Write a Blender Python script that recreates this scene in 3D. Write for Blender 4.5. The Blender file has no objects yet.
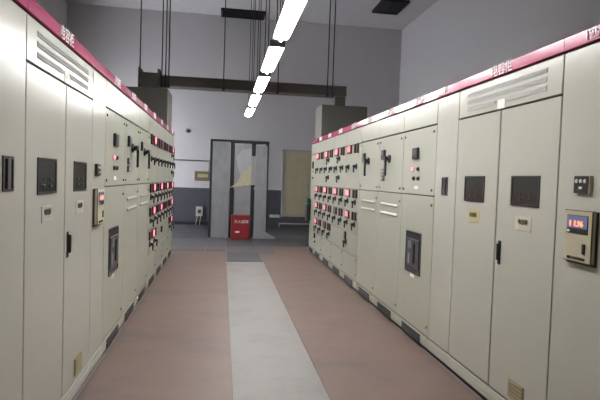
import bpy, bmesh, math, random
from mathutils import Matrix, Vector
random.seed(7)
SC = bpy.context.scene
COL = SC.collection
PI = math.pi

# ------------------------------------------------------------------ camera, world, exposure
cam_data = bpy.data.cameras.new('camera')
cam_data.sensor_fit = 'HORIZONTAL'; cam_data.sensor_width = 36.0
cam_data.lens = 508.0 * 36.0 / 600.0
cam_data.clip_start = 0.05; cam_data.clip_end = 100
cam = bpy.data.objects.new('camera', cam_data); COL.objects.link(cam)
_r = Vector((0.98794338, -0.15125917, 0.03299302)); _u = Vector((-0.02653452, 0.04452011, 0.99865604)); _f = Vector((0.15252473, 0.98749108, -0.03996975))
_m = Matrix((( _r.x, _u.x, -_f.x, 0.0), (_r.y, _u.y, -_f.y, 0.0), (_r.z, _u.z, -_f.z, 1.4755), (0, 0, 0, 1)))
cam.matrix_world = _m
SC.camera = cam
SC.view_settings.view_transform = 'Standard'; SC.view_settings.look = 'None'
SC.view_settings.gamma = 1.0; SC.view_settings.use_curve_mapping = False
SC.view_settings.exposure = 0.85
SC.cycles.use_denoising = True
SC.cycles.diffuse_bounces = 8; SC.cycles.max_bounces = 12
SC.cycles.sample_clamp_indirect = 6.0
W = bpy.data.worlds.new('world'); SC.world = W; W.use_nodes = True
W.node_tree.nodes['Background'].inputs['Color'].default_value = (0.90, 0.93, 1.0, 1)
W.node_tree.nodes['Background'].inputs['Strength'].default_value = 16.0
TUBE = 34.0            # radiance of the fluorescent tubes

# ------------------------------------------------------------------ materials
def nmat(name):
    m = bpy.data.materials.new(name); m.use_nodes = True
    return m, m.node_tree, m.node_tree.nodes['Principled BSDF']
def mat(name, col, rough=0.5, metal=0.0, var=0.0, scale=6.0, bump=0.0, bscale=40.0, stretch=(1, 1, 1), spec=0.5, emit=None, estr=0.0, dirt=None, dirt_amt=0.0, dirt_scale=1.5):
    m, t, b = nmat(name)
    b.inputs['Base Color'].default_value = (*col, 1); b.inputs['Roughness'].default_value = rough
    b.inputs['Metallic'].default_value = metal; b.inputs['Specular IOR Level'].default_value = spec
    tc = t.nodes.new('ShaderNodeTexCoord'); mp = t.nodes.new('ShaderNodeMapping'); mp.inputs['Scale'].default_value = stretch
    t.links.new(tc.outputs['Object'], mp.inputs['Vector'])
    last = None
    if var > 0:
        n = t.nodes.new('ShaderNodeTexNoise'); n.inputs['Scale'].default_value = scale; n.inputs['Detail'].default_value = 6
        n.inputs['Roughness'].default_value = 0.6
        t.links.new(mp.outputs['Vector'], n.inputs['Vector'])
        r = t.nodes.new('ShaderNodeMix'); r.data_type = 'RGBA'
        r.inputs['A'].default_value = (*[max(0, c * (1 - var)) for c in col], 1); r.inputs['B'].default_value = (*[min(1, c * (1 + var)) for c in col], 1)
        t.links.new(n.outputs['Fac'], r.inputs['Factor']); last = r.outputs['Result']
    if dirt:
        n = t.nodes.new('ShaderNodeTexNoise'); n.inputs['Scale'].default_value = dirt_scale; n.inputs['Detail'].default_value = 8; n.inputs['Roughness'].default_value = 0.7
        t.links.new(mp.outputs['Vector'], n.inputs['Vector'])
        cr = t.nodes.new('ShaderNodeValToRGB'); cr.color_ramp.elements[0].position = 0.48; cr.color_ramp.elements[1].position = 0.72
        cr.color_ramp.elements[1].color = (dirt_amt,) * 3 + (1,); cr.color_ramp.elements[0].color = (0, 0, 0, 1)
        t.links.new(n.outputs['Fac'], cr.inputs['Fac'])
        r = t.nodes.new('ShaderNodeMix'); r.data_type = 'RGBA'
        r.inputs['A'].default_value = (*col, 1); r.inputs['B'].default_value = (*dirt, 1)
        if last: t.links.new(last, r.inputs['A'])
        t.links.new(cr.outputs['Color'], r.inputs['Factor']); last = r.outputs['Result']
    if last: t.links.new(last, b.inputs['Base Color'])
    if bump > 0:
        n = t.nodes.new('ShaderNodeTexNoise'); n.inputs['Scale'].default_value = bscale; n.inputs['Detail'].default_value = 4
        t.links.new(mp.outputs['Vector'], n.inputs['Vector'])
        bp = t.nodes.new('ShaderNodeBump'); bp.inputs['Strength'].default_value = bump; bp.inputs['Distance'].default_value = 0.01
        t.links.new(n.outputs['Fac'], bp.inputs['Height']); t.links.new(bp.outputs['Normal'], b.inputs['Normal'])
    if emit:
        b.inputs['Emission Color'].default_value = (*emit, 1); b.inputs['Emission Strength'].default_value = estr
    return m

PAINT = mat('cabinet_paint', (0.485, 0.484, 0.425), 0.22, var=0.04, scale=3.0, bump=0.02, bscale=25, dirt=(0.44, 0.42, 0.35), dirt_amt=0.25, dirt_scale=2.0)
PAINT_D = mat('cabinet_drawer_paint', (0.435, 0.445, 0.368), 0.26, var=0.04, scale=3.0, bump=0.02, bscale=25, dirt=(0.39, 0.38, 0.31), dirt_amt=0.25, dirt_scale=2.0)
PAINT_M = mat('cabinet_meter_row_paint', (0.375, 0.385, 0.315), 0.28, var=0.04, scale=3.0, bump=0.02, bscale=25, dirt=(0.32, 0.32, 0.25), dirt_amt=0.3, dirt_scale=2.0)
GASKET = mat('seam_gasket', (0.05, 0.05, 0.048), 0.7, var=0.1)
RED = mat('header_magenta_paint', (0.40, 0.036, 0.125), 0.16, var=0.05, scale=4)
KICK = mat('kick_black', (0.012, 0.012, 0.013), 0.6, var=0.2)
VENT = mat('vent_dark_bronze', (0.022, 0.018, 0.018), 0.5, var=0.2)
KHAKI = mat('vent_khaki_mesh', (0.26, 0.21, 0.11), 0.55, var=0.25, scale=30)
BLACK = mat('black_plastic', (0.018, 0.018, 0.02), 0.35, var=0.2)
DGREY = mat('dark_grey_plastic', (0.06, 0.06, 0.065), 0.4, var=0.15)
MAROON = mat('meter_frame_maroon', (0.11, 0.02, 0.03), 0.4, var=0.2)
GLASS_D = mat('dark_window_glass', (0.022, 0.022, 0.023), 0.14, var=0.3, scale=18)
GLASS_B = mat('breaker_window_glass', (0.03, 0.026, 0.035), 0.15, var=0.8, scale=14, stretch=(2, 1, 1))
LOUVER = mat('louver_slat_grey', (0.46, 0.47, 0.46), 0.45, var=0.08)
SLOT = mat('louver_slot_shadow_grey', (0.40, 0.41, 0.41), 0.6, var=0.08)
WHITE = mat('white_plastic', (0.80, 0.80, 0.76), 0.4, var=0.04)
LETTER = mat('white_lettering', (0.90, 0.86, 0.88), 0.5, var=0.02)
LABELM = mat('cream_nameplate', (0.55, 0.52, 0.40), 0.5, var=0.06)
LABELY = mat('yellowed_nameplate', (0.50, 0.45, 0.24), 0.5, var=0.1)
LABELG = mat('grey_nameplate', (0.42, 0.42, 0.38), 0.5, var=0.06)
LETTERD = mat('dark_lettering', (0.05, 0.06, 0.03), 0.6, var=0.1)
BOXCREAM = mat('meter_box_cream', (0.52, 0.47, 0.34), 0.38, var=0.04)
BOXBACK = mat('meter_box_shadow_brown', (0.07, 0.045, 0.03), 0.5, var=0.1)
METAL = mat('bright_screw_metal', (0.35, 0.35, 0.34), 0.35, metal=0.8, var=0.1)
LED_RED = mat('led_red', (0.5, 0.05, 0.05), 0.3, emit=(1.0, 0.22, 0.28), estr=1.25)
LED_DIM = mat('led_red_dim', (0.4, 0.06, 0.06), 0.3, emit=(1.0, 0.35, 0.36), estr=0.6)
LED_DIGIT = mat('led_digit_orange', (0.5, 0.1, 0.05), 0.3, emit=(1.0, 0.13, 0.06), estr=2.5)
SCREEN = mat('screen_blue', (0.09, 0.11, 0.19), 0.2, emit=(0.25, 0.32, 0.55), estr=0.12)
BLUEGREY = mat('hood_grey_paint', (0.15, 0.146, 0.13), 0.5, var=0.06, scale=3)
BRIDGE = mat('busway_grey_paint', (0.14, 0.13, 0.122), 0.5, var=0.08, scale=4)
ROD = mat('rod_dark_steel', (0.07, 0.068, 0.075), 0.5, metal=0.3, var=0.1)
FIXT = mat('lamp_body_grey', (0.30, 0.30, 0.31), 0.5, var=0.05)
HOLD = mat('lamp_holder_dark', (0.10, 0.10, 0.10), 0.5, var=0.1)
REFL = mat('lamp_reflector_white', (0.6, 0.6, 0.6), 0.5, var=0.01)
TUBEM = mat('fluorescent_tube', (0.9, 0.9, 0.9), 0.4, emit=(1.0, 0.975, 0.96), estr=TUBE)
CEIL = mat('ceiling_paint', (0.58, 0.56, 0.565), 0.85, var=0.03, scale=0.7)
WALLP = mat('wall_paint', (0.60, 0.578, 0.582), 0.8, var=0.03, scale=0.8, bump=0.05, bscale=8)
DADO = mat('dado_slate_paint', (0.075, 0.077, 0.095), 0.55, var=0.10, scale=1.5, bump=0.05, bscale=8)
BASEB = mat('baseboard_black', (0.02, 0.02, 0.022), 0.5, var=0.2)
CONC = mat('floor_concrete', (0.24, 0.23, 0.22), 0.55, var=0.10, scale=5, bump=0.08, bscale=30, dirt=(0.15, 0.145, 0.14), dirt_amt=0.7, dirt_scale=2.5)
MATR = mat('mat_red_brown', (0.160, 0.110, 0.090), 0.5, var=0.2, scale=3, bump=0.10, bscale=30, dirt=(0.105, 0.082, 0.072), dirt_amt=0.9, dirt_scale=1.1, stretch=(0.9, 1.3, 1))
PLATE = mat('cover_plate_slate', (0.062, 0.062, 0.072), 0.5, var=0.15, scale=3, dirt=(0.09, 0.085, 0.088), dirt_amt=0.5, dirt_scale=1.6)
PLATE2 = mat('cover_plate_pale', (0.105, 0.10, 0.105), 0.5, var=0.15, scale=3, dirt=(0.07, 0.07, 0.077), dirt_amt=0.5, dirt_scale=1.6)
GALV = mat('galvanised_sheet', (0.33, 0.35, 0.38), 0.42, metal=0.25, var=0.22, scale=9, stretch=(1, 1, 0.5), dirt=(0.24, 0.25, 0.27), dirt_amt=0.5, dirt_scale=5)
RACKB = mat('rack_black', (0.014, 0.014, 0.018), 0.5, var=0.2)
FILM = mat('torn_yellow_film', (0.60, 0.58, 0.40), 0.35, var=0.35, scale=14)
FILMW = mat('pale_film', (0.50, 0.52, 0.55), 0.35, var=0.2, scale=9)
REDBOX = mat('red_box_paint', (0.26, 0.012, 0.016), 0.4, var=0.15, scale=8)
DOORM = mat('door_khaki_paint', (0.52, 0.46, 0.31), 0.5, var=0.10, scale=4, dirt=(0.42, 0.37, 0.24), dirt_amt=0.5, dirt_scale=6)
DFRAME = mat('door_frame_grey', (0.40, 0.40, 0.41), 0.5, var=0.06)
STEPM = mat('step_dark_concrete', (0.075, 0.075, 0.08), 0.7, var=0.15)
PIPEM = mat('conduit_grey', (0.33, 0.32, 0.34), 0.5, var=0.05)
BOARD = mat('brown_junction_box', (0.20, 0.15, 0.085), 0.5, var=0.2, scale=10)
SOCK = mat('socket_cream', (0.60, 0.57, 0.46), 0.45, var=0.05)
GREENP = mat('dark_green_rubber', (0.012, 0.05, 0.022), 0.5, var=0.3)
DUCTM = mat('ceiling_vent_dark', (0.022, 0.020, 0.026), 0.6, var=0.15)

# ------------------------------------------------------------------ mesh helpers
class MB:
    """collects shapes into one mesh, one material index per shape"""
    def __init__(s): s.bm = bmesh.new(); s.mats = []
    def mi(s, m):
        if m not in s.mats: s.mats.append(m)
        return s.mats.index(m)
    def box(s, x0, x1, y0, y1, z0, z1, m, bev=0.0, front=None):
        r = bmesh.ops.create_cube(s.bm, size=1.0)
        vs = r['verts']
        for v in vs:
            v.co = Vector((x0 + (v.co.x + .5) * (x1 - x0), y0 + (v.co.y + .5) * (y1 - y0), z0 + (v.co.z + .5) * (z1 - z0)))
        fs = set(f for v in vs for f in v.link_faces); k = s.mi(m)
        for f in fs: f.material_index = k
        if front is not None:
            kf = s.mi(front)
            for f in fs:
                f.normal_update()
                if f.normal.y < -0.9: f.material_index = kf
        if bev > 0:
            es = set(e for v in vs for e in v.link_edges)
            bmesh.ops.bevel(s.bm, geom=list(es), offset=bev, segments=1, affect='EDGES', profile=0.5)
        return s
    def cyl(s, p0, p1, r0, r1, m, n=12, smooth=True):
        p0 = Vector(p0); p1 = Vector(p1); d = p1 - p0
        r = bmesh.ops.create_cone(s.bm, cap_ends=True, segments=n, radius1=r0, radius2=r1, depth=d.length)
        q = d.to_track_quat('Z', 'Y').to_matrix().to_4x4(); q.translation = (p0 + p1) / 2
        bmesh.ops.transform(s.bm, matrix=q, verts=r['verts'])
        k = s.mi(m)
        for f in set(f for v in r['verts'] for f in v.link_faces):
            f.material_index = k; f.smooth = smooth and len(f.verts) == 4
        return s
    def prism(s, pts, y0, y1, m):
        """polygon in x,z extruded from y0 to y1"""
        a = [s.bm.verts.new((x, y0, z)) for x, z in pts]; b = [s.bm.verts.new((x, y1, z)) for x, z in pts]
        k = s.mi(m); n = len(pts); fs = []
        fs.append(s.bm.faces.new(a)); fs.append(s.bm.faces.new(b[::-1]))
        for i in range(n): fs.append(s.bm.faces.new((a[i], b[i], b[(i + 1) % n], a[(i + 1) % n])))
        for f in fs: f.material_index = k
        bmesh.ops.recalc_face_normals(s.bm, faces=fs)
        return s
    def extr(s, prof, x0, x1, m):
        """profile in y,z extruded along x"""
        a = [s.bm.verts.new((x0, y, z)) for y, z in prof]; b = [s.bm.verts.new((x1, y, z)) for y, z in prof]
        k = s.mi(m); n = len(prof); fs = [s.bm.faces.new(a), s.bm.faces.new(b[::-1])]
        for i in range(n): fs.append(s.bm.faces.new((a[i], b[i], b[(i + 1) % n], a[(i + 1) % n])))
        for f in fs: f.material_index = k
        bmesh.ops.recalc_face_normals(s.bm, faces=fs)
        return s
    def mesh(s, name):
        me = bpy.data.meshes.new(name); s.bm.to_mesh(me); s.bm.free()
        for m in s.mats: me.materials.append(m)
        return me
CACHE = {}
def cached(key, fn):
    if key not in CACHE: CACHE[key] = fn().mesh(key[0])
    return CACHE[key]
def link(name, me, parent=None, loc=(0, 0, 0), label=None, rot=None):
    o = bpy.data.objects.new(name, me); COL.objects.link(o); o.location = loc
    if rot: o.rotation_euler = rot
    if parent: o.parent = parent
    if label: o['label'] = label
    return o
def thing(name, label, cat, loc=(0, 0, 0), rz=0.0, group=None):
    o = bpy.data.objects.new(name, None); COL.objects.link(o); o.empty_display_size = 0.1
    o.location = loc; o.rotation_euler = (0, 0, rz); tag(o, label, cat, group); return o
def tag(o, label, cat, group=None):
    o['label'] = label; o['category'] = cat
    if group: o['group'] = group
    return o
def struct(name, me, loc=(0, 0, 0)):
    o = link(name, me, None, loc); o['kind'] = 'structure'; return o
def text_mesh(s, size, m, depth=0.0015):
    key = ('lettering', s, size, m.name)
    if key in CACHE: return CACHE[key]
    cu = bpy.data.curves.new('lettering', 'FONT'); cu.body = s; cu.size = size; cu.align_x = 'CENTER'; cu.align_y = 'CENTER'
    cu.extrude = depth; cu.resolution_u = 2
    o = bpy.data.objects.new('lettering_source', cu); COL.objects.link(o)
    dg = bpy.context.evaluated_depsgraph_get(); dg.update()
    me = bpy.data.meshes.new_from_object(o.evaluated_get(dg)); me.name = 'lettering'
    me.materials.clear(); me.materials.append(m)
    bpy.data.objects.remove(o); bpy.data.curves.remove(cu)
    CACHE[key] = me
    return me
UP = (PI / 2, 0, 0)     # text stood up to face local -y

# ------------------------------------------------------------------ room shell
XW0, XW1, YW0, YW1, ZC = -4.54, 5.52, -4.0, 15.7, 6.33
T = 0.2
floor = struct('floor', MB().box(XW0 - T, XW1 + T, YW0 - T, YW1 + T, -0.2, 0.0, CONC).mesh('floor'))
struct('ceiling', MB().box(XW0 - T, XW1 + T, YW0 - T, YW1 + T, ZC, ZC + 0.2, CEIL).mesh('ceiling'))
def wall(name, x0, x1, y0, y1):
    w = struct(name, MB().box(x0, x1, y0, y1, 1.125, ZC, WALLP).box(x0, x1, y0, y1, 0, 1.125, DADO).mesh(name)); return w
# left wall with an added window, unseen behind the left row, brightening the back wall
WY0, WY1, WZ0, WZ1 = 12.6, 15.4, 0.9, 2.4
wb = MB()
for (a, b2, c, d2) in ((YW0, WY0, 0, ZC), (WY1, YW1, 0, ZC), (WY0, WY1, 0, WZ0), (WY0, WY1, WZ1, ZC)):
    if c < 1.125:
        e = min(d2, 1.125); wb.box(XW0 - T, XW0, a, b2, c, e, DADO)
        if d2 > 1.125: wb.box(XW0 - T, XW0, a, b2, 1.125, d2, WALLP)
    else: wb.box(XW0 - T, XW0, a, b2, c, d2, WALLP)
struct('wall_left', wb.mesh('wall_left'))
wf = MB()
for y in (WY0, WY0 + 0.92, WY0 + 1.84, WY1 - 0.05): wf.box(XW0 - 0.12, XW0 - 0.06, y, y + 0.05, WZ0, WZ1, DFRAME)
for z in (WZ0, WZ1 - 0.05): wf.box(XW0 - 0.12, XW0 - 0.06, WY0, WY1, z, z + 0.05, DFRAME)
win = struct('added_window_1', wf.mesh('added_window_1'))
wall('wall_right', XW1, XW1 + T, YW0, YW1)
wall('wall_back', XW0 - T, XW1 + T, YW1, YW1 + T); wall('wall_front', XW0 - T, XW1 + T, YW0 - T, YW0)
struct('baseboard_back', MB().box(XW0, 1.20, YW1 - 0.02, YW1, 0, 0.10, BASEB, 0.004).mesh('baseboard_back'))
struct('baseboard_left', MB().box(XW0, XW0 + 0.02, YW0, YW1, 0, 0.10, BASEB, 0.004).mesh('baseboard_left'))
struct('baseboard_right', MB().box(XW1 - 0.02, XW1, YW0, YW1, 0, 0.10, BASEB, 0.004).mesh('baseboard_right'))

# slate cover plates behind the aisle, each a piece of the floor
ys = [8.93, 9.95, 10.98, 12.25, 13.4, 14.55, 15.66]
for j in range(len(ys) - 1):
    xs = [-2.9, -1.9, -0.90, 0.115, 0.755, 1.76, 2.8, 3.8] if j % 2 == 0 else [-2.9, -1.95, -1.0, -0.30, 0.115, 1.1, 2.1, 3.1, 3.8]
    for i in range(len(xs) - 1):
        y0, y1 = ys[j], ys[j + 1]
        if j < 2 and not (0.0 < (xs[i] + xs[i + 1]) / 2 < 0.8):
            if j == 0 or xs[i] > 0: continue
            y0 = 10.22
        w, d = xs[i + 1] - xs[i] - 0.012, y1 - y0 - 0.012
        pale = (j == 2 and xs[i] in (-1.9, -0.90)) or random.random() < 0.15
        me = MB().box(-w / 2, w / 2, -d / 2, d / 2, 0, 0.008 + 0.003 * random.random(), PLATE2 if pale else PLATE, 0.003).mesh('floor_plate')
        link('floor_plate', me, floor, ((xs[i] + xs[i + 1]) / 2, (y0 + y1) / 2, 0.0))
XL, XR = -0.90, 1.80
def mat_strip(x0, x1, y0, y1):
    return MB().box(x0, x1, y0, y1, 0.0, 0.007, MATR, 0.003).mesh('floor_mat')
tag(link('floor_mat', mat_strip(XL + 0.0, 0.112, -1.0, 10.2)), 'long worn red-brown floor mat beside the left cabinet row', 'mat')
tag(link('floor_mat', mat_strip(0.760, XR - 0.0, -1.0, 11.0)), 'long worn red-brown floor mat beside the right cabinet row', 'mat')

# ------------------------------------------------------------------ ceiling vents
def ceiling_vent(x0, x1, y0, y1, label, cross):
    cx, cy = (x0 + x1) / 2, (y0 + y1) / 2; w, d = (x1 - x0) / 2, (y1 - y0) / 2
    t = thing('ceiling_vent', label, 'vent', (cx, cy, ZC))
    b = MB(); f = 0.05
    b.box(-w, w, -d, -d + f, -0.07, 0, DUCTM).box(-w, w, d - f, d, -0.07, 0, DUCTM).box(-w, -w + f, -d + f, d - f, -0.07, 0, DUCTM).box(w - f, w, -d + f, d - f, -0.07, 0, DUCTM)
    link('frame', b.mesh('frame'), t)
    link('backing', MB().box(-w + f, w - f, -d + f, d - f, -0.015, 0, DUCTM).mesh('backing'), t)
    n = 6; L = (d - f) if cross else (w - f)
    for k in range(n):
        c = -L + (k + 0.5) * 2 * L / n
        me = cached(('slat', round(x0, 2)), lambda: (MB().box(-w + f, w - f, -0.03, 0.03, -0.006, 0.006, DUCTM) if cross else MB().box(-0.03, 0.03, -d + f, d - f, -0.006, 0.006, DUCTM)))
        link('slat', me, t, (0, c, -0.04) if cross else (c, 0, -0.04), rot=(0.6, 0, 0) if cross else (0, 0.6, 0))
ceiling_vent(-0.16, 1.12, 14.97, 15.62, 'long black ceiling vent close to the back wall above the lamp row', True)
ceiling_vent(4.07, 4.81, 13.12, 14.15, 'black ceiling vent near the right wall', False)

# ------------------------------------------------------------------ lamps
LX, LZ = 0.51, 2.80
def make_lamp(label, y0):
    t = thing('suspended_fluorescent_lamp', label, 'lamp', (LX, y0 + 0.605, LZ), 0, 'suspended fluorescent lamps above the aisle')
    def body():
        b = MB(); h = 0.605
        # inverted trough reflector (cross-section in x,z along y)
        prof = [(-0.075, 0.0), (-0.058, 0.045), (0.058, 0.045), (0.075, 0.0), (0.079, 0.0), (0.061, 0.050), (-0.061, 0.050), (-0.079, 0.0)]
        b.prism(prof, -h, h, REFL)
        b.box(-0.035, 0.035, -h, h, 0.050, 0.085, FIXT, 0.004)
        return b
    link('reflector_body', cached(('reflector_body',), body), t)
    for x in (-0.046, 0.0, 0.046):
        link('tube', cached(('tube',), lambda: MB().cyl((0, -0.585, 0), (0, 0.585, 0), 0.019, 0.019, TUBEM, 8)), t, (x, 0, 0.004 if x else -0.018))
    def holder():
        b = MB()
        b.box(-0.075, 0.075, 0.0, 0.035, -0.012, 0.055, HOLD, 0.004)
        for x in (-0.042, 0.0, 0.042): b.cyl((x, -0.02, 0.012), (x, 0.0, 0.012), 0.016, 0.016, HOLD, 8)
        b.box(-0.03, 0.03, 0.0, 0.10, 0.03, 0.08, HOLD, 0.004)
        return b
    for s in (-1, 1):
        link('lamp_holder', cached(('lamp_holder',), holder), t, (0, s * 0.606, 0), rot=(0, 0, 0 if s > 0 else PI))
        link('suspension_rod', cached(('suspension_rod',), lambda: MB().cyl((0, 0, 0.08), (0, 0, ZC - LZ), 0.007, 0.007, ROD, 6)), t, (0, s * 0.5, 0))
ordn = ['nearest of the five suspended fluorescent lamps in the photo, partly cut by the top edge', 'second nearest suspended fluorescent lamp over the aisle',
        'middle lamp of the five suspended fluorescent lamps', 'suspended fluorescent lamp just in front of the busbar bridge', 'farthest suspended fluorescent lamp, nearest the back wall']
for lab, y in zip(ordn, (3.62, 5.12, 6.64, 8.14, 9.72)): make_lamp(lab, y)
make_lamp('suspended fluorescent lamp just above the top edge, in line with the others', 2.1)

# ------------------------------------------------------------------ cabinets
# local frame: x to the right seen from the front, -y towards the aisle, z up; front face at y = 0
DEPTH = 0.95
Z_PL, Z_MID, Z_TOP, Z_P, Z_H = 0.138, 1.37, 1.985, 2.20, 2.278
def cabinet(side, y0, y1, name, label, group, paint, header_tilt=0.0):
    yc = (y0 + y1) / 2; w = y1 - y0
    t = thing(name, label, 'cabinet', (XR if side == 'right' else XL, yc, 0), -PI / 2 if side == 'right' else PI / 2, group)
    h = w / 2
    def body():
        return MB().box(-h + .001, h - .001, 0.022, DEPTH, 0.04, Z_P + 0.02, paint, front=GASKET)
    link('body', cached(('body', round(w, 3), paint.name), body), t)
    link('kick', cached(('kick', round(w, 3)), lambda: MB().box(-h, h, 0.03, DEPTH - 0.05, 0.0, 0.04, KICK)), t)
    def plinth():
        b = MB(); b.box(-h + .002, h - .002, 0.0, 0.022, 0.042, 0.128, paint, 0.003); b.box(-h + .01, h - .01, -0.004, 0.0, 0.088, 0.094, paint); return b
    link('plinth', cached(('plinth', round(w, 3), paint.name), plinth), t)
    hd = link('header', cached(('header', round(w, 3)), lambda: MB().box(-h + .001, h - .001, -0.004, 0.03, 0.010, Z_H - Z_P, RED, 0.002)), t, (0, 0, Z_P), label='glossy magenta header strip', rot=(header_tilt, 0, 0) if header_tilt else None)
    t['w'] = w
    return t, hd, h
def panel(t, name, x0, x1, z0, z1, paint, label=None, depth=0.022, gap=0.0045):
    w, hh = x1 - x0 - 2 * gap, z1 - z0 - 2 * gap
    me = cached((name, round(w, 3), round(hh, 3), paint.name), lambda: MB().box(-w / 2, w / 2, 0, depth, -hh / 2, hh / 2, paint, 0.003))
    return link(name, me, t, ((x0 + x1) / 2, 0, (z0 + z1) / 2), label)
def sub(parent, name, key, fn, x, z, label=None, y=0.0, rot=None):
    p = parent.location
    return link(name, cached((name,) + key, fn), parent, (x - p.x, y, z - p.z), label, rot)
def lettering(parent, s, size, x, z, m=LETTER, y=-0.0062, sx=1.0):
    o = link('lettering', text_mesh(s, size, m), parent, (x - parent.location.x, y, z - parent.location.z), rot=UP)
    o.scale.x = sx
    return o
def locks(door, xs, zs):
    for x in xs:
        for z in zs:
            sub(door, 'lock', (), lambda: MB().cyl((0, 0, 0), (0, -0.008, 0), 0.011, 0.010, DGREY, 8).box(-0.002, 0.002, -0.010, -0.008, -0.008, 0.008, METAL), x, z)
def window(door, x0, x1, z0, z1, m=GLASS_D, name='window', label=None):
    w, hh = x1 - x0, z1 - z0
    def f():
        b = MB(); e = 0.012
        b.box(-w / 2, w / 2, -0.006, 0.0, hh / 2 - e, hh / 2, BLACK).box(-w / 2, w / 2, -0.006, 0.0, -hh / 2, -hh / 2 + e, BLACK)
        b.box(-w / 2, -w / 2 + e, -0.006, 0.0, -hh / 2 + e, hh / 2 - e, BLACK).box(w / 2 - e, w / 2, -0.006, 0.0, -hh / 2 + e, hh / 2 - e, BLACK)
        b.box(-w / 2 + e, w / 2 - e, -0.003, 0.0, -hh / 2 + e, hh / 2 - e, m)
        return b
    return sub(door, name, (round(w, 3), round(hh, 3), m.name), f, (x0 + x1) / 2, (z0 + z1) / 2, label)
def vent_grille(t, x0, x1, z0, z1, m=VENT):
    w, hh = x1 - x0, z1 - z0
    def f():
        b = MB(); b.box(-w / 2, w / 2, -0.006, 0.0, -hh / 2, hh / 2, m, 0.002)
        n = max(2, int(hh / 0.02))
        for k in range(n):
            z = -hh / 2 + (k + .5) * hh / n
            b.extr([(-0.006, z - 0.006), (-0.012, z - 0.004), (-0.006, z + 0.006)], -w / 2 + .01, w / 2 - .01, m)
        return b
    me = cached(('vent_grille', round(w, 3), round(hh, 3), m.name), f)
    p = t.location if t.parent else Vector((0, 0, 0))
    return link('vent_grille', me, t, ((x0 + x1) / 2 - p.x, 0, (z0 + z1) / 2 - p.z))

def type_capacitor(side, y0, y1, label, yellowed):
    t, hd, h = cabinet(side, y0, y1, 'capacitor_cabinet', label, None, PAINT, 0.035)
    lettering(hd, '电容柜', 0.084, -0.01 if side == 'right' else -0.02, Z_P + 0.044)
    lp = panel(t, 'louver_panel', -h, h, Z_TOP - 0.003, Z_P, PAINT)
    # three rows of louvers; the lowest is interrupted by a white tag
    rows = [(2.140, [(-0.47, 0.47)]), (2.090, [(-0.47, 0.47)]), (2.038, [(-0.47, -0.07), (0.07, 0.47)])]
    for z, segs in rows:
        for a, c in segs:
            wv = c - a
            def f(wv=wv):
                b = MB(); b.box(-wv / 2, wv / 2, -0.0015, 0.0, -0.015, 0.015, SLOT)
                b.extr([(-0.0015, 0.015), (-0.006, 0.002), (-0.0015, 0.003)], -wv / 2, wv / 2, LOUVER)
                b.extr([(-0.0015, -0.001), (-0.006, -0.0135), (-0.0015, -0.012)], -wv / 2, wv / 2, LOUVER)
                return b
            sub(lp, 'louver', (round(wv, 3),), f, (a + c) / 2, z)
    sub(lp, 'tag', (), lambda: MB().box(-0.045, 0.045, -0.004, 0, -0.032, 0.032, WHITE, 0.002), 0.0, 2.016, 'white tag')
    dl = panel(t, 'door', -h, -0.003, Z_PL, Z_TOP - 0.006, PAINT); dr = panel(t, 'door', 0.003, h, Z_PL, Z_TOP - 0.006, PAINT)
    for d, x in ((dl, -0.31), (dr, 0.31)):
        wn = window(d, x - 0.145, x + 0.145, 1.358, 1.543)
        for i in range(2):
            for j in range(2):
                l = link('indicator_button', cached(('indicator_button',), lambda: MB().cyl((0, -0.003, 0), (0, -0.008, 0), 0.009, 0.008, DGREY, 8)), d, (x - 0.05 + 0.1 * i - d.location.x, 0, 1.40 + 0.035 * j - d.location.z))
    mk = (LABELY, LABELM) if side == 'right' else (LABELG, LABELG)
    for d, x, m, s in ((dl, -0.305, mk[0], '补偿柜'), (dr, 0.31, mk[1], '无功柜')):
        pl = sub(d, 'nameplate', (m.name,), lambda m=m: MB().box(-0.082, 0.082, -0.003, 0, -0.043, 0.043, m, 0.001), x, 1.254, 'small nameplate with dark lettering')
        link('lettering', text_mesh('电容柜', 0.036, LETTERD), d, (x - d.location.x, -0.0045, 1.262 - d.location.z), rot=UP)
    sub(dr, 'handle', (), lambda: MB().box(-0.017, 0.017, -0.006, 0, -0.078, 0.078, BLACK, 0.003).box(-0.010, 0.010, -0.022, -0.006, -0.05, 0.06, BLACK, 0.004), 0.062, 1.045, 'black swing handle')
    vent_grille(dr, 0.24, 0.40, 0.172, 0.285, KHAKI)
    return t
def display_box(d, x, z, big):
    w, hh = (0.208, 0.262)
    def f():
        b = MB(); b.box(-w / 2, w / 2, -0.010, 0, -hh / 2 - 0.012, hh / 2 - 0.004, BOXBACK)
        b.box(-w / 2, w / 2, -0.034, -0.010, -hh / 2, hh / 2, BOXCREAM, 0.005)
        b.box(-0.075, 0.075, -0.037, -0.034, 0.012, 0.105, BLACK)
        b.box(-0.072, 0.072, -0.0385, -0.037, 0.040, 0.102, SCREEN)
        b.box(0.045, 0.062, -0.040, -0.034, -0.085, -0.035, BLACK)
        b.box(-0.070, -0.052, -0.0385, -0.037, 0.018, 0.030, WHITE)
        return b
    bx = sub(d, 'meter_box', (), f, x, z, 'cream wall box with a lit red and blue display')
    for k, (dx, ch) in enumerate(((-0.045, '1'), (0.012, '1.96'))):
        o = link('digits', text_mesh(ch, 0.040, LED_DIGIT), d, (x + dx - d.location.x, -0.0405, z + 0.062 - d.location.z), rot=UP)
    o = link('lettering', text_mesh('低压无功补偿控制', 0.016, LETTERD), d, (x - d.location.x, -0.0355, z - 0.112 - d.location.z), rot=UP)
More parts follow.
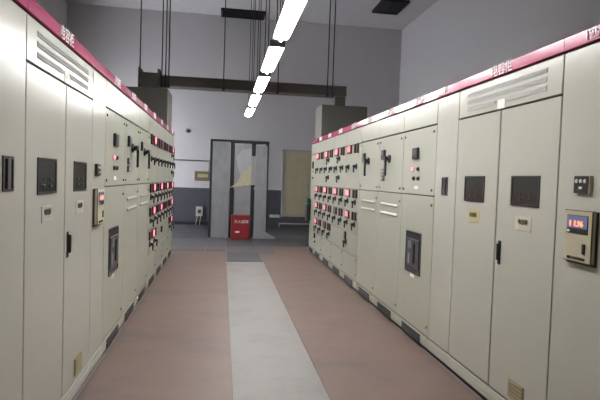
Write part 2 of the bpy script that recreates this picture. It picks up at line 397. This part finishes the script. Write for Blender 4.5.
def small_switch(d, x, z):
    def f():
        b = MB(); b.box(-0.056, 0.056, -0.020, 0, -0.044, 0.044, BLACK, 0.003); b.box(0.050, 0.057, -0.0195, 0.0, -0.044, 0.044, BOXCREAM)
        for k in range(3): b.cyl((-0.032 + 0.03 * k, -0.020, 0.018), (-0.032 + 0.03 * k, -0.025, 0.018), 0.011, 0.010, SOCK, 8)
        b.box(-0.010, 0.010, -0.025, -0.020, -0.022, -0.010, WHITE)
        return b
    sub(d, 'switch_block', (), f, x, z, 'small black switch block with pale buttons')
def type_plain(side, y0, y1, label, kind, text):
    t, hd, h = cabinet(side, y0, y1, 'control_cabinet', label, None, PAINT, 0.035)
    d = panel(t, 'door', -h, h, Z_PL, Z_P, PAINT)
    if kind == 'display':
        c = (y0 + y1) / 2
        x = (c - 2.285) if side == 'right' else (3.885 - c)
        small_switch(d, x - 0.022, 1.497); display_box(d, x - 0.014, 1.238 if side == 'right' else 1.235, True)
    else:
        c = (y0 + y1) / 2
        x = (c - 3.925) if side == 'right' else (2.32 - c)
        wn = window(d, x - 0.055, x + 0.055, 1.385, 1.535)
        for k in range(3):
            link('breaker', cached(('breaker',), lambda: MB().box(-0.018, 0.018, -0.009, -0.003, -0.03, 0.03, DGREY, 0.002)), d, (x - d.location.x, 0, 1.425 + 0.036 * k - d.location.z))
    if text: lettering(hd, text[0], 0.070, text[1], Z_P + 0.044)
    return t
def big_meter(d, x, z, w=0.13, hh=0.105):
    sub(d, 'meter', (w, hh), lambda: MB().box(-w / 2, w / 2, -0.022, 0, -hh / 2, hh / 2, BLACK, 0.004).box(-w / 2 + .015, w / 2 - .015, -0.0235, -0.022, -hh * .15, hh / 2 - .014, DGREY), x, z, 'black panel meter')
def button(d, x, z, m, r=0.017):
    sub(d, 'push_button', (m.name,), lambda: MB().cyl((0, 0, 0), (0, -0.006, 0), r * 1.25, r * 1.25, DGREY, 12).cyl((0, -0.006, 0), (0, -0.020, 0), r, r * .85, m, 12), x, z)
def type_incoming(side, y0, y1, label):
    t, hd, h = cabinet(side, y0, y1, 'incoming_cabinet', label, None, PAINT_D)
    lettering(hd, '进线柜', 0.080, 0.0, Z_P + 0.044)
    panel(t, 'top_panel', -h, h, Z_TOP + .004, Z_P, PAINT_D)
    up = panel(t, 'upper_door', -h, h, Z_MID, Z_TOP, PAINT_D)
    big_meter(up, -0.045, 1.757)
    button(up, -0.10, 1.61, LED_RED); button(up, 0.02, 1.61, BLACK); button(up, -0.08, 1.523, BLACK); button(up, 0.03, 1.523, BLACK)
    sub(up, 'sticker', (), lambda: MB().box(-0.05, 0.05, -0.002, 0, -0.016, 0.016, WHITE), -0.02, 1.437, 'white sticker')
    locks(up, (h - 0.06,), (1.42, 1.93)); locks(up, (-h + 0.05,), (1.42, 1.93))
    lo = panel(t, 'lower_door', -h, h, Z_PL, Z_MID, PAINT_D)
    x = -0.03
    wn = window(lo, x - 0.19, x + 0.19, 0.63, 1.022, GLASS_B, label='tall dark breaker window')
    def brk():
        b = MB(); b.box(-0.15, 0.15, -0.010, -0.003, -0.15, 0.12, DGREY, 0.003)
        b.box(-0.11, -0.02, -0.014, -0.010, 0.03, 0.10, METAL); b.box(0.03, 0.06, -0.020, -0.010, -0.10, 0.08, BLACK); b.box(-0.10, -0.06, -0.013, -0.010, -0.12, -0.02, FIXT)
        return b
    sub(lo, 'breaker_face', (), brk, x, 0.83)
    sub(lo, 'sticker', (), lambda: MB().box(-0.05, 0.05, -0.002, 0, -0.016, 0.016, WHITE), x, 0.608, 'white sticker')
    locks(lo, (h - 0.05,), (0.22, 1.29))
    vent_grille(t, -0.24, 0.22, 0.038, 0.118)
    return t
def lever_fn():
    b = MB(); b.cyl((0, 0, 0), (0, -0.020, 0), 0.045, 0.042, BLACK, 14); b.cyl((0, -0.020, 0), (0, -0.048, 0), 0.024, 0.022, BLACK, 12)
    b.prism([(-0.085, 0.022), (0.035, 0.026), (0.035, -0.185), (0.010, -0.19), (0.004, -0.022), (-0.085, -0.012)], -0.066, -0.044, BLACK)
    return b
def type_feeder(side, y0, y1, label, second_block, group):
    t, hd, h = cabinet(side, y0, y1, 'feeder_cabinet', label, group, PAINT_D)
    lettering(hd, '出线柜', 0.080, 0.0, Z_P + 0.044)
    panel(t, 'top_panel', -h, h, Z_TOP + .004, Z_P, PAINT_D)
    up = panel(t, 'upper_door', -h, h, Z_MID, Z_TOP, PAINT_D)
    big_meter(up, -0.215, 1.790, 0.11, 0.10)
    sub(up, 'rotary_lever', (), lever_fn, -0.02, 1.735, 'black rotary lever switch')
    if second_block:
        for z in (1.60, 1.525):
            sub(up, 'terminal_block', (), lambda: MB().box(-0.05, 0.05, -0.016, 0, -0.030, 0.030, DGREY, 0.003).box(-0.035, 0.035, -0.018, -0.016, -0.012, 0.014, FIXT), -0.215, z)
    locks(up, (h - 0.06, -h + 0.05), (1.42, 1.93))
    lo = panel(t, 'lower_door', -h, h, Z_PL, Z_MID, PAINT_D)
    for z in (1.236, 1.138):
        def lv():
            b = MB(); n = 6
            prof = [(0.0, 0.016)] + [(-0.012 * math.sin(PI * .5 * k / n), 0.016 - 0.026 * (k / n)) for k in range(1, n + 1)] + [(0.0, -0.010)]
            b.extr(prof, -0.27, 0.27, PAINT_D); b.box(-0.27, 0.27, -0.009, -0.001, -0.0145, -0.0102, VENT)
            return b
        sub(lo, 'louver', ('hooded',), lv, 0.02, z)
    locks(lo, (h - 0.05,), (0.22, 1.29))
    vent_grille(t, -0.24, 0.22, 0.038, 0.118)
    return t
def led_meter(d, x, z, lit, w=0.19, hh=0.115):
    m = {2: LED_RED, 1: LED_DIM, 0: DGREY}[lit]
    def f():
        b = MB(); b.box(-w / 2, w / 2, -0.024, 0, -hh / 2, hh / 2, MAROON, 0.004)
        b.box(-w / 2 + .022, w / 2 - .022, -0.0255, -0.024, -hh / 2 + .028, hh / 2 - .012, m)
        return b
    sub(d, 'digital_meter', (lit, w, hh), f, x, z)
def bar(d, x, z, w=0.075, hh=0.115):
    sub(d, 'indicator_bar', (w, hh), lambda: MB().box(-w / 2, w / 2, -0.022, 0, -hh / 2, hh / 2, BLACK, 0.004).box(-w / 2 + .018, w / 2 - .018, -0.024, -0.022, -hh / 2 + .012, hh / 2 - .012, MAROON), x, z)
def knob(d, x, z, k=1.0):
    def f():
        b = MB(); b.cyl((0, 0, 0), (0, -0.014, 0), 0.040, 0.038, BLACK, 12); b.cyl((0, -0.014, 0), (0, -0.036, 0), 0.020, 0.019, BLACK, 10)
        b.prism([(-0.034, 0.016), (0.020, 0.020), (0.020, -0.080), (0.002, -0.082), (-0.004, -0.014), (-0.034, -0.008)], -0.050, -0.034, BLACK)
        return b
    sub(d, 'rotary_handle', (), f, x, z)
def type_drawers(side, y0, y1, label, idx, group):
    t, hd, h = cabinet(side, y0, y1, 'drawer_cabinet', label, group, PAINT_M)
    lettering(hd, '抽屉柜', 0.080, 0.0, Z_P + 0.044)
    panel(t, 'top_panel', -h, h, Z_TOP + .004, Z_P, PAINT_M)
    R = side == 'right'
    xm, xb = (-0.17, 0.26) if R else (0.03, -0.27)
    up = panel(t, 'upper_drawer', -h, h, Z_MID, Z_TOP, PAINT_M)
    lit1 = ([1, 2, 2, 2] if R else [2, 0, 0, 2])[idx]
    led_meter(up, xm, 1.925, lit1, 0.20, 0.12); bar(up, xb, 1.925, 0.07, 0.13)
    if R: bar(up, xb - 0.13, 1.925, 0.05, 0.12)
    else: bar(up, xb + 0.57, 1.925, 0.05, 0.12)
    knob(up, -0.22, 1.68); knob(up, 0.20, 1.68)
    if (R and idx in (1, 2)) or (not R and idx == 3):
        knob(up, -0.02, 1.825); knob(up, -0.02, 1.53)
        sub(up, 'nameplate', ('small',), lambda: MB().box(-0.05, 0.05, -0.003, 0, -0.03, 0.03, WHITE), 0.02, 1.62, 'white tag')
    sub(up, 'nameplate', ('strip',), lambda: MB().box(-0.04, 0.04, -0.003, 0, -0.008, 0.008, WHITE), xm, Z_TOP - 0.004 + 0.0, 'white tag') if False else None
    lits = {0: ([2, 2, 2, 2] if R else [2, 2, 2, 2]), 1: ([1, 0, 2, 2] if R else [2, 2, 0, 2]), 2: ([0, 0, 0, 2] if R else [2, 0, 1, 2])}
    for r, (z0, z1) in enumerate(((1.065, Z_MID), (0.762, 1.065), (0.46, 0.762))):
        full = r < 2 or (idx >= 2 if R else idx in (0, 3))
        dr = panel(t, 'drawer', -h, h, z0, z1, PAINT_M, gap=0.0035)
        zm, zk = z1 - 0.065, z1 - 0.178
        if full:
            led_meter(dr, xm, zm, lits[r][idx]); bar(dr, xb, zm); bar(dr, (xb - 0.14) if R else (xb + 0.57), zm, 0.05)
            knob(dr, -0.21, zk); knob(dr, 0.20, zk)
        elif idx == 0 and R:
            bar(dr, -0.26, 0.685, 0.07, 0.12); knob(dr, -0.22, 0.60)
        elif not R and idx == 1:
            bar(dr, 0.2, 0.66, 0.06, 0.09)
    lo = panel(t, 'bottom_door', -h, h, Z_PL, 0.46, PAINT_M)
    if R and idx == 3:
        bar(lo, -0.30, 0.405, 0.06, 0.09); button(lo, -0.28, 0.29, BLACK, 0.02)
    locks(lo, (h - 0.05,), (0.22, 0.42))
    vent_grille(t, -0.24, 0.22, 0.035, 0.118)
    return t

# right row
type_plain('right', 1.72, 2.515, 'pale cabinet with cream lit-display box, closest on the right', 'display', ('125K', -0.16))
type_capacitor('right', 2.515, 3.73, 'wide two-door cabinet with louvered top and two dark windows in the right row', True)
type_plain('right', 3.73, 4.125, 'narrow tall right-row cabinet with one small dark window', 'window', ('柜', -0.03))
type_incoming('right', 4.125, 4.925, 'right-row cabinet with red-lit push buttons and a tall breaker window')
type_feeder('right', 4.925, 5.725, 'right-row lever-switch cabinet beside the breaker-window cabinet', True, 'lever switch cabinets in the right row')
type_feeder('right', 5.725, 6.525, 'right-row lever-switch cabinet beside the drawers full of red meters', False, 'lever switch cabinets in the right row')
for k, w in enumerate(('nearest', 'second nearest', 'third nearest', 'farthest')):
    type_drawers('right', 6.525 + .8 * k, 7.325 + .8 * k, w + ' of the four red-metered drawer cabinets in the right row', k, 'drawer cabinets in the right row')
t, hd, h = cabinet('right', 9.725, 10.30, 'end_cabinet', 'last cabinet at the far end of the right row, with black indicators', None, PAINT_M)
panel(t, 'top_panel', -h, h, Z_TOP + .004, Z_P, PAINT_M)
d = panel(t, 'door', -h, h, Z_PL, Z_TOP, PAINT_M)
bar(d, -0.03, 1.775, 0.06, 0.14); button(d, -0.03, 1.52, BLACK, 0.03); button(d, -0.03, 1.64, METAL, 0.012)
vent_grille(t, -0.2, 0.2, 0.045, 0.115)
# left row
type_plain('left', 1.72, 2.515, 'pale cabinet with one small dark window, closest on the left', 'window', None)
type_capacitor('left', 2.515, 3.73, 'wide two-door cabinet with louvered top and two dark windows in the left row', False)
type_plain('left', 3.73, 4.125, 'narrow tall left-row cabinet with cream lit-display box', 'display', None)
type_incoming('left', 4.125, 4.925, 'left-row cabinet with red-lit push buttons and a tall breaker window')
type_feeder('left', 4.925, 5.725, 'left-row lever-switch cabinet beside the breaker-window cabinet', True, 'lever switch cabinets in the left row')
type_feeder('left', 5.725, 6.525, 'left-row lever-switch cabinet beside the drawers full of red meters', False, 'lever switch cabinets in the left row')
for k, w in enumerate(('nearest', 'second nearest', 'third nearest', 'farthest')):
    type_drawers('left', 6.525 + .8 * k, 7.325 + .8 * k, w + ' of the four red-metered drawer cabinets in the left row', k, 'drawer cabinets in the left row')

# ------------------------------------------------------------------ busbar hoods and bridge
def hood(x0, x1, y0, y1, z1, label):
    t = thing('busbar_hood', label, 'hood', ((x0 + x1) / 2, (y0 + y1) / 2, Z_P + 0.023))
    w, d, hh = (x1 - x0) / 2, (y1 - y0) / 2, z1 - Z_P - 0.025
    link('casing', MB().box(-w, w, -d, d, 0, hh, BLUEGREY, 0.006).mesh('casing'), t)
    link('flange', MB().box(-w - .015, w + .015, -d - .015, d + .015, 0, 0.02, BLUEGREY, 0.003).mesh('flange'), t)
hood(XR + 0.05, 2.75, 9.62, 10.28, 2.93, 'grey sheet-metal busbar hood on the far end of the right row')
hood(-1.75, XL - 0.05, 8.95, 9.70, 2.95, 'grey sheet-metal busbar hood on the far end of the left row')
br = thing('busbar_bridge', 'dark grey busbar bridge hung across the aisle between the two cabinet rows', 'busbar bridge', (0.5, 9.66, 3.18))
def bx(x0, x1, y0, y1, z0, z1, m=BRIDGE, bev=0.004):
    return MB().box(x0 - .5, x1 - .5, y0 - 9.66, y1 - 9.66, z0 - 3.18, z1 - 3.18, m, bev)
b = bx(-1.2, 2.30, 9.52, 9.80, 3.105, 3.275)
b.box(-1.7, 1.80, -0.155, 0.155, 0.085, 0.095, BRIDGE); b.box(-1.7, 1.80, -0.155, 0.155, -0.09, -0.075, BRIDGE)
link('duct', b.mesh('duct'), br)
link('elbow', bx(2.10, 2.31, 9.63, 9.80, 2.932, 3.12).mesh('elbow'), br)
link('elbow', bx(-1.50, -1.16, 9.50, 9.70, 2.952, 3.31).mesh('elbow'), br)
b = bx(-1.53, -1.49, 9.48, 9.82, 3.03, 3.39); b.box(-1.70 - .0, -1.66, -0.17, 0.16, -0.12, 0.20, BRIDGE)
link('end_bracket', b.mesh('end_bracket'), br)
for x in (-1.50, -1.12, -1.055, -1.0, -0.02, 0.98, 1.92, 2.02):
    rr = MB().cyl((0, 0, -0.11), (0, 0, ZC - 3.18), 0.011, 0.011, ROD, 6); rr.cyl((0, 0, -0.125), (0, 0, -0.085), 0.028, 0.028, ROD, 6)
    link('hanger_rod', cached(('hanger_rod',), lambda rr=rr: rr), br, (x - 0.5, -0.165, 0))

# ------------------------------------------------------------------ things at the back wall
t = thing('metal_rack', 'tall black rack clad with three grey metal sheets against the back wall', 'rack', (0.4, 12.6, 0.0))
def fx(x0, x1, y0, y1, z0, z1, m=RACKB, bev=0.004): return MB().box(x0 - .4, x1 - .4, y0, y1, z0, z1, m, bev)
for x0, x1 in ((-0.30, -0.245), (0.195, 0.285), (1.07, 1.12)):
    link('post', fx(x0, x1, -0.12, 0.25, 0, 2.33).mesh('post'), t)
link('top_rail', fx(-0.30, 1.12, -0.14, 0.25, 2.33, 2.385).mesh('top_rail'), t)
link('crossbar', fx(0.69, 0.80, -0.10, 0.22, 2.03, 2.33).mesh('crossbar'), t)
link('crossbar', fx(0.285, 1.07, 0.10, 0.14, 1.25, 1.30).mesh('crossbar'), t)
link('post', fx(0.715, 0.785, 0.02, 0.20, 0, 1.28).mesh('post'), t)
link('metal_sheet', fx(-0.238, 0.178, -0.19, -0.14, 0.0, 2.33, GALV).mesh('metal_sheet'), t)
p2 = link('metal_sheet', fx(0.298, 0.692, -0.19, -0.14, 0.30, 2.31, GALV).mesh('metal_sheet'), t)
m3 = MB()
m3.prism([(0.398, 2.26), (0.672, 2.26), (0.685, 0.16), (0.93, 0.03), (0.93, 0.0), (0.39, 0.0)], -0.20, -0.14, GALV)
m3.prism([(0.37, 0.0), (0.93, 0.0), (0.93, 0.012), (0.70, 0.16), (0.385, 0.10)], -0.28, -0.20, GALV)
link('metal_sheet', m3.mesh('metal_sheet'), t, label='grey sheet with a flared foot')
link('torn_film', MB().prism([(0.19, 1.23), (0.70, 1.31), (0.70, 1.80), (0.57, 1.66), (0.44, 1.54), (0.37, 1.36)], -0.0, 0.004, FILM).mesh('torn_film'), p2, (-0.4, -0.196, 0), 'yellowed torn film')
link('torn_film', MB().prism([(0.33, 1.96), (0.44, 2.14), (0.695, 2.2), (0.695, 1.79), (0.57, 1.66), (0.44, 1.54), (0.38, 1.68)], -0.0, 0.003, FILMW).mesh('torn_film'), p2, (-0.4, -0.1945, 0), 'pale film')
t = thing('extinguisher_box', 'red metal fire extinguisher box standing before the grey sheets', 'box', (0.455, 12.2, 0))
link('casing', MB().box(-0.215, 0.215, -0.12, 0.12, 0.02, 0.50, REDBOX, 0.008).mesh('casing'), t)
link('lid', MB().box(-0.222, 0.222, -0.13, 0.125, 0.50, 0.585, REDBOX, 0.008).mesh('lid'), t)
for x in (-0.17, 0.17): link('foot', cached(('foot',), lambda: MB().box(-0.03, 0.03, -0.10, 0.10, 0, 0.02, REDBOX)), t, (x, 0, 0))
link('rib', MB().box(-0.19, 0.19, -0.126, -0.12, 0.30, 0.315, REDBOX).box(-0.19, 0.19, -0.126, -0.12, 0.10, 0.115, REDBOX).mesh('rib'), t)
link('lettering', text_mesh('灭火器箱', 0.085, LETTER), t, (0.02, -0.124, 0.43), rot=UP)
link('nameplate', MB().box(-0.05, 0.05, -0.0, 0.004, -0.02, 0.02, LETTER).mesh('nameplate'), t, (-0.07, -0.124, 0.19), 'small white plate')

# door in the back wall above a raised sill
DX0, DX1, DZ0, DZ1 = 1.83, 2.80, 0.30, 2.39
d = struct('door_1', MB().box(DX0 + .06, DX1 - .06, -0.05, -0.01, DZ0 + .01, DZ1 - .05, DOORM, 0.004).mesh('door_1'), (0, YW1, 0))
b = MB(); b.box(DX0, DX0 + .06, -0.07, 0, DZ0, DZ1, DFRAME, 0.004).box(DX1 - .06, DX1, -0.07, 0, DZ0, DZ1, DFRAME, 0.004).box(DX0, DX1, -0.07, 0, DZ1 - .05, DZ1, DFRAME, 0.004)
link('door_frame', b.mesh('door_frame'), d)
b = MB()
for i in range(2):
    for (z0, z1) in ((0.42, 1.22), (1.34, 2.22)):
        x0 = DX0 + .14 + i * 0.36; x1 = x0 + 0.31
        b.box(x0, x1, -0.056, -0.05, z0, z1, DOORM, 0.004)
link('door_panel', b.mesh('door_panel'), d)
for k in range(11):
    link('rivet', cached(('rivet',), lambda: MB().cyl((0, 0, 0), (0, -0.012, 0), 0.016, 0.012, SOCK, 8)), d, (2.57, -0.056, 0.45 + 0.14 * k))
link('door_handle', MB().box(2.62, 2.66, -0.065, -0.05, 1.20, 1.36, METAL, 0.003).cyl((2.64, -0.065, 1.30), (2.64, -0.11, 1.30), 0.012, 0.012, METAL, 8).box(2.54, 2.65, -0.12, -0.10, 1.29, 1.31, METAL, 0.003).mesh('door_handle'), d)
struct('trim_1', MB().box(1.25, 3.4, YW1 - 0.30, YW1, 0.0, 0.285, STEPM, 0.006).mesh('trim_1'))
tag(link('floor_pipe', MB().cyl((1.75, 15.33, 0.125), (3.4, 15.33, 0.125), 0.018, 0.018, PIPEM, 8).cyl((1.75, 15.33, 0), (1.75, 15.33, 0.143), 0.018, 0.018, PIPEM, 8).cyl((3.38, 15.33, 0), (3.38, 15.33, 0.143), 0.018, 0.018, PIPEM, 8).mesh('floor_pipe')), 'thin grey pipe running along the dark step under the door', 'pipe')
tag(link('white_block', MB().box(-0.15, 0.15, -0.06, 0.06, 0, 0.085, WHITE, 0.008).box(-0.13, 0.13, -0.05, 0.05, 0.085, 0.092, WHITE).mesh('white_block'), None, (1.62, 15.52, 0.285)), 'small white block lying on the dark step left of the door', 'block')

# left part of the back wall
t = thing('junction_box', 'brown box on the back wall left of the metal rack', 'box', (-0.53, YW1, 1.35))
link('casing', MB().box(-0.29, 0.24, -0.10, 0, 0, 0.28, BOARD, 0.006).mesh('casing'), t); link('cover', MB().box(-0.28, 0.23, -0.112, -0.10, 0.01, 0.27, BOARD, 0.004).mesh('cover'), t)
link('sticker', MB().box(-0.2, 0.1, -0.115, -0.112, 0.10, 0.20, LABELY).mesh('sticker'), t, label='yellow sticker')
tag(link('wall_conduit', MB().cyl((-4.5, YW1 - .02, 1.95), (-0.40, YW1 - .02, 1.95), 0.018, 0.018, PIPEM, 8).cyl((-0.40, YW1 - .02, 1.62), (-0.40, YW1 - .02, 1.968), 0.018, 0.018, PIPEM, 8).mesh('wall_conduit')), 'thin grey conduit running along the back wall above the brown box', 'conduit')
t = thing('socket_box', 'cream socket box low on the dark band of the back wall', 'socket', (-0.66, YW1, 0.27))
link('casing', MB().box(-0.10, 0.10, -0.06, 0, 0, 0.29, SOCK, 0.006).mesh('casing'), t)
link('outlet', MB().box(-0.045, 0.055, -0.068, -0.06, 0.09, 0.20, DGREY, 0.004).box(-0.02, -0.008, -0.07, -0.068, 0.13, 0.17, BLACK).box(0.018, 0.03, -0.07, -0.068, 0.13, 0.17, BLACK).mesh('outlet'), t)
for s in (-0.06, 0.05): link('cable', MB().cyl((s, -0.03, 0.0), (s - 0.04, -0.03, -0.265), 0.010, 0.010, SOCK, 6).mesh('cable'), t)
t = thing('wall_sensor', 'small round sensor high on the back wall', 'sensor', (-1.05, YW1, 2.83))
link('base', MB().cyl((0, 0, 0), (0, -0.03, 0), 0.075, 0.07, PIPEM, 14).mesh('base'), t); link('dome', MB().cyl((0, -0.03, 0), (0, -0.07, 0), 0.055, 0.03, DGREY, 12).mesh('dome'), t)

# dark bundle at the end of the right row
t = thing('hanging_bundle', 'dark bundle with a green top hanging on the far end of the right row', 'bundle', (XR - 0.042, 10.22, 0.64))
link('cover', MB().box(-0.045, 0.03, -0.09, 0.16, 0.0, 0.36, BLACK, 0.02).mesh('cover'), t)
link('top', MB().box(-0.05, 0.03, -0.10, 0.17, 0.35, 0.46, GREENP, 0.02).mesh('top'), t, label='green top')
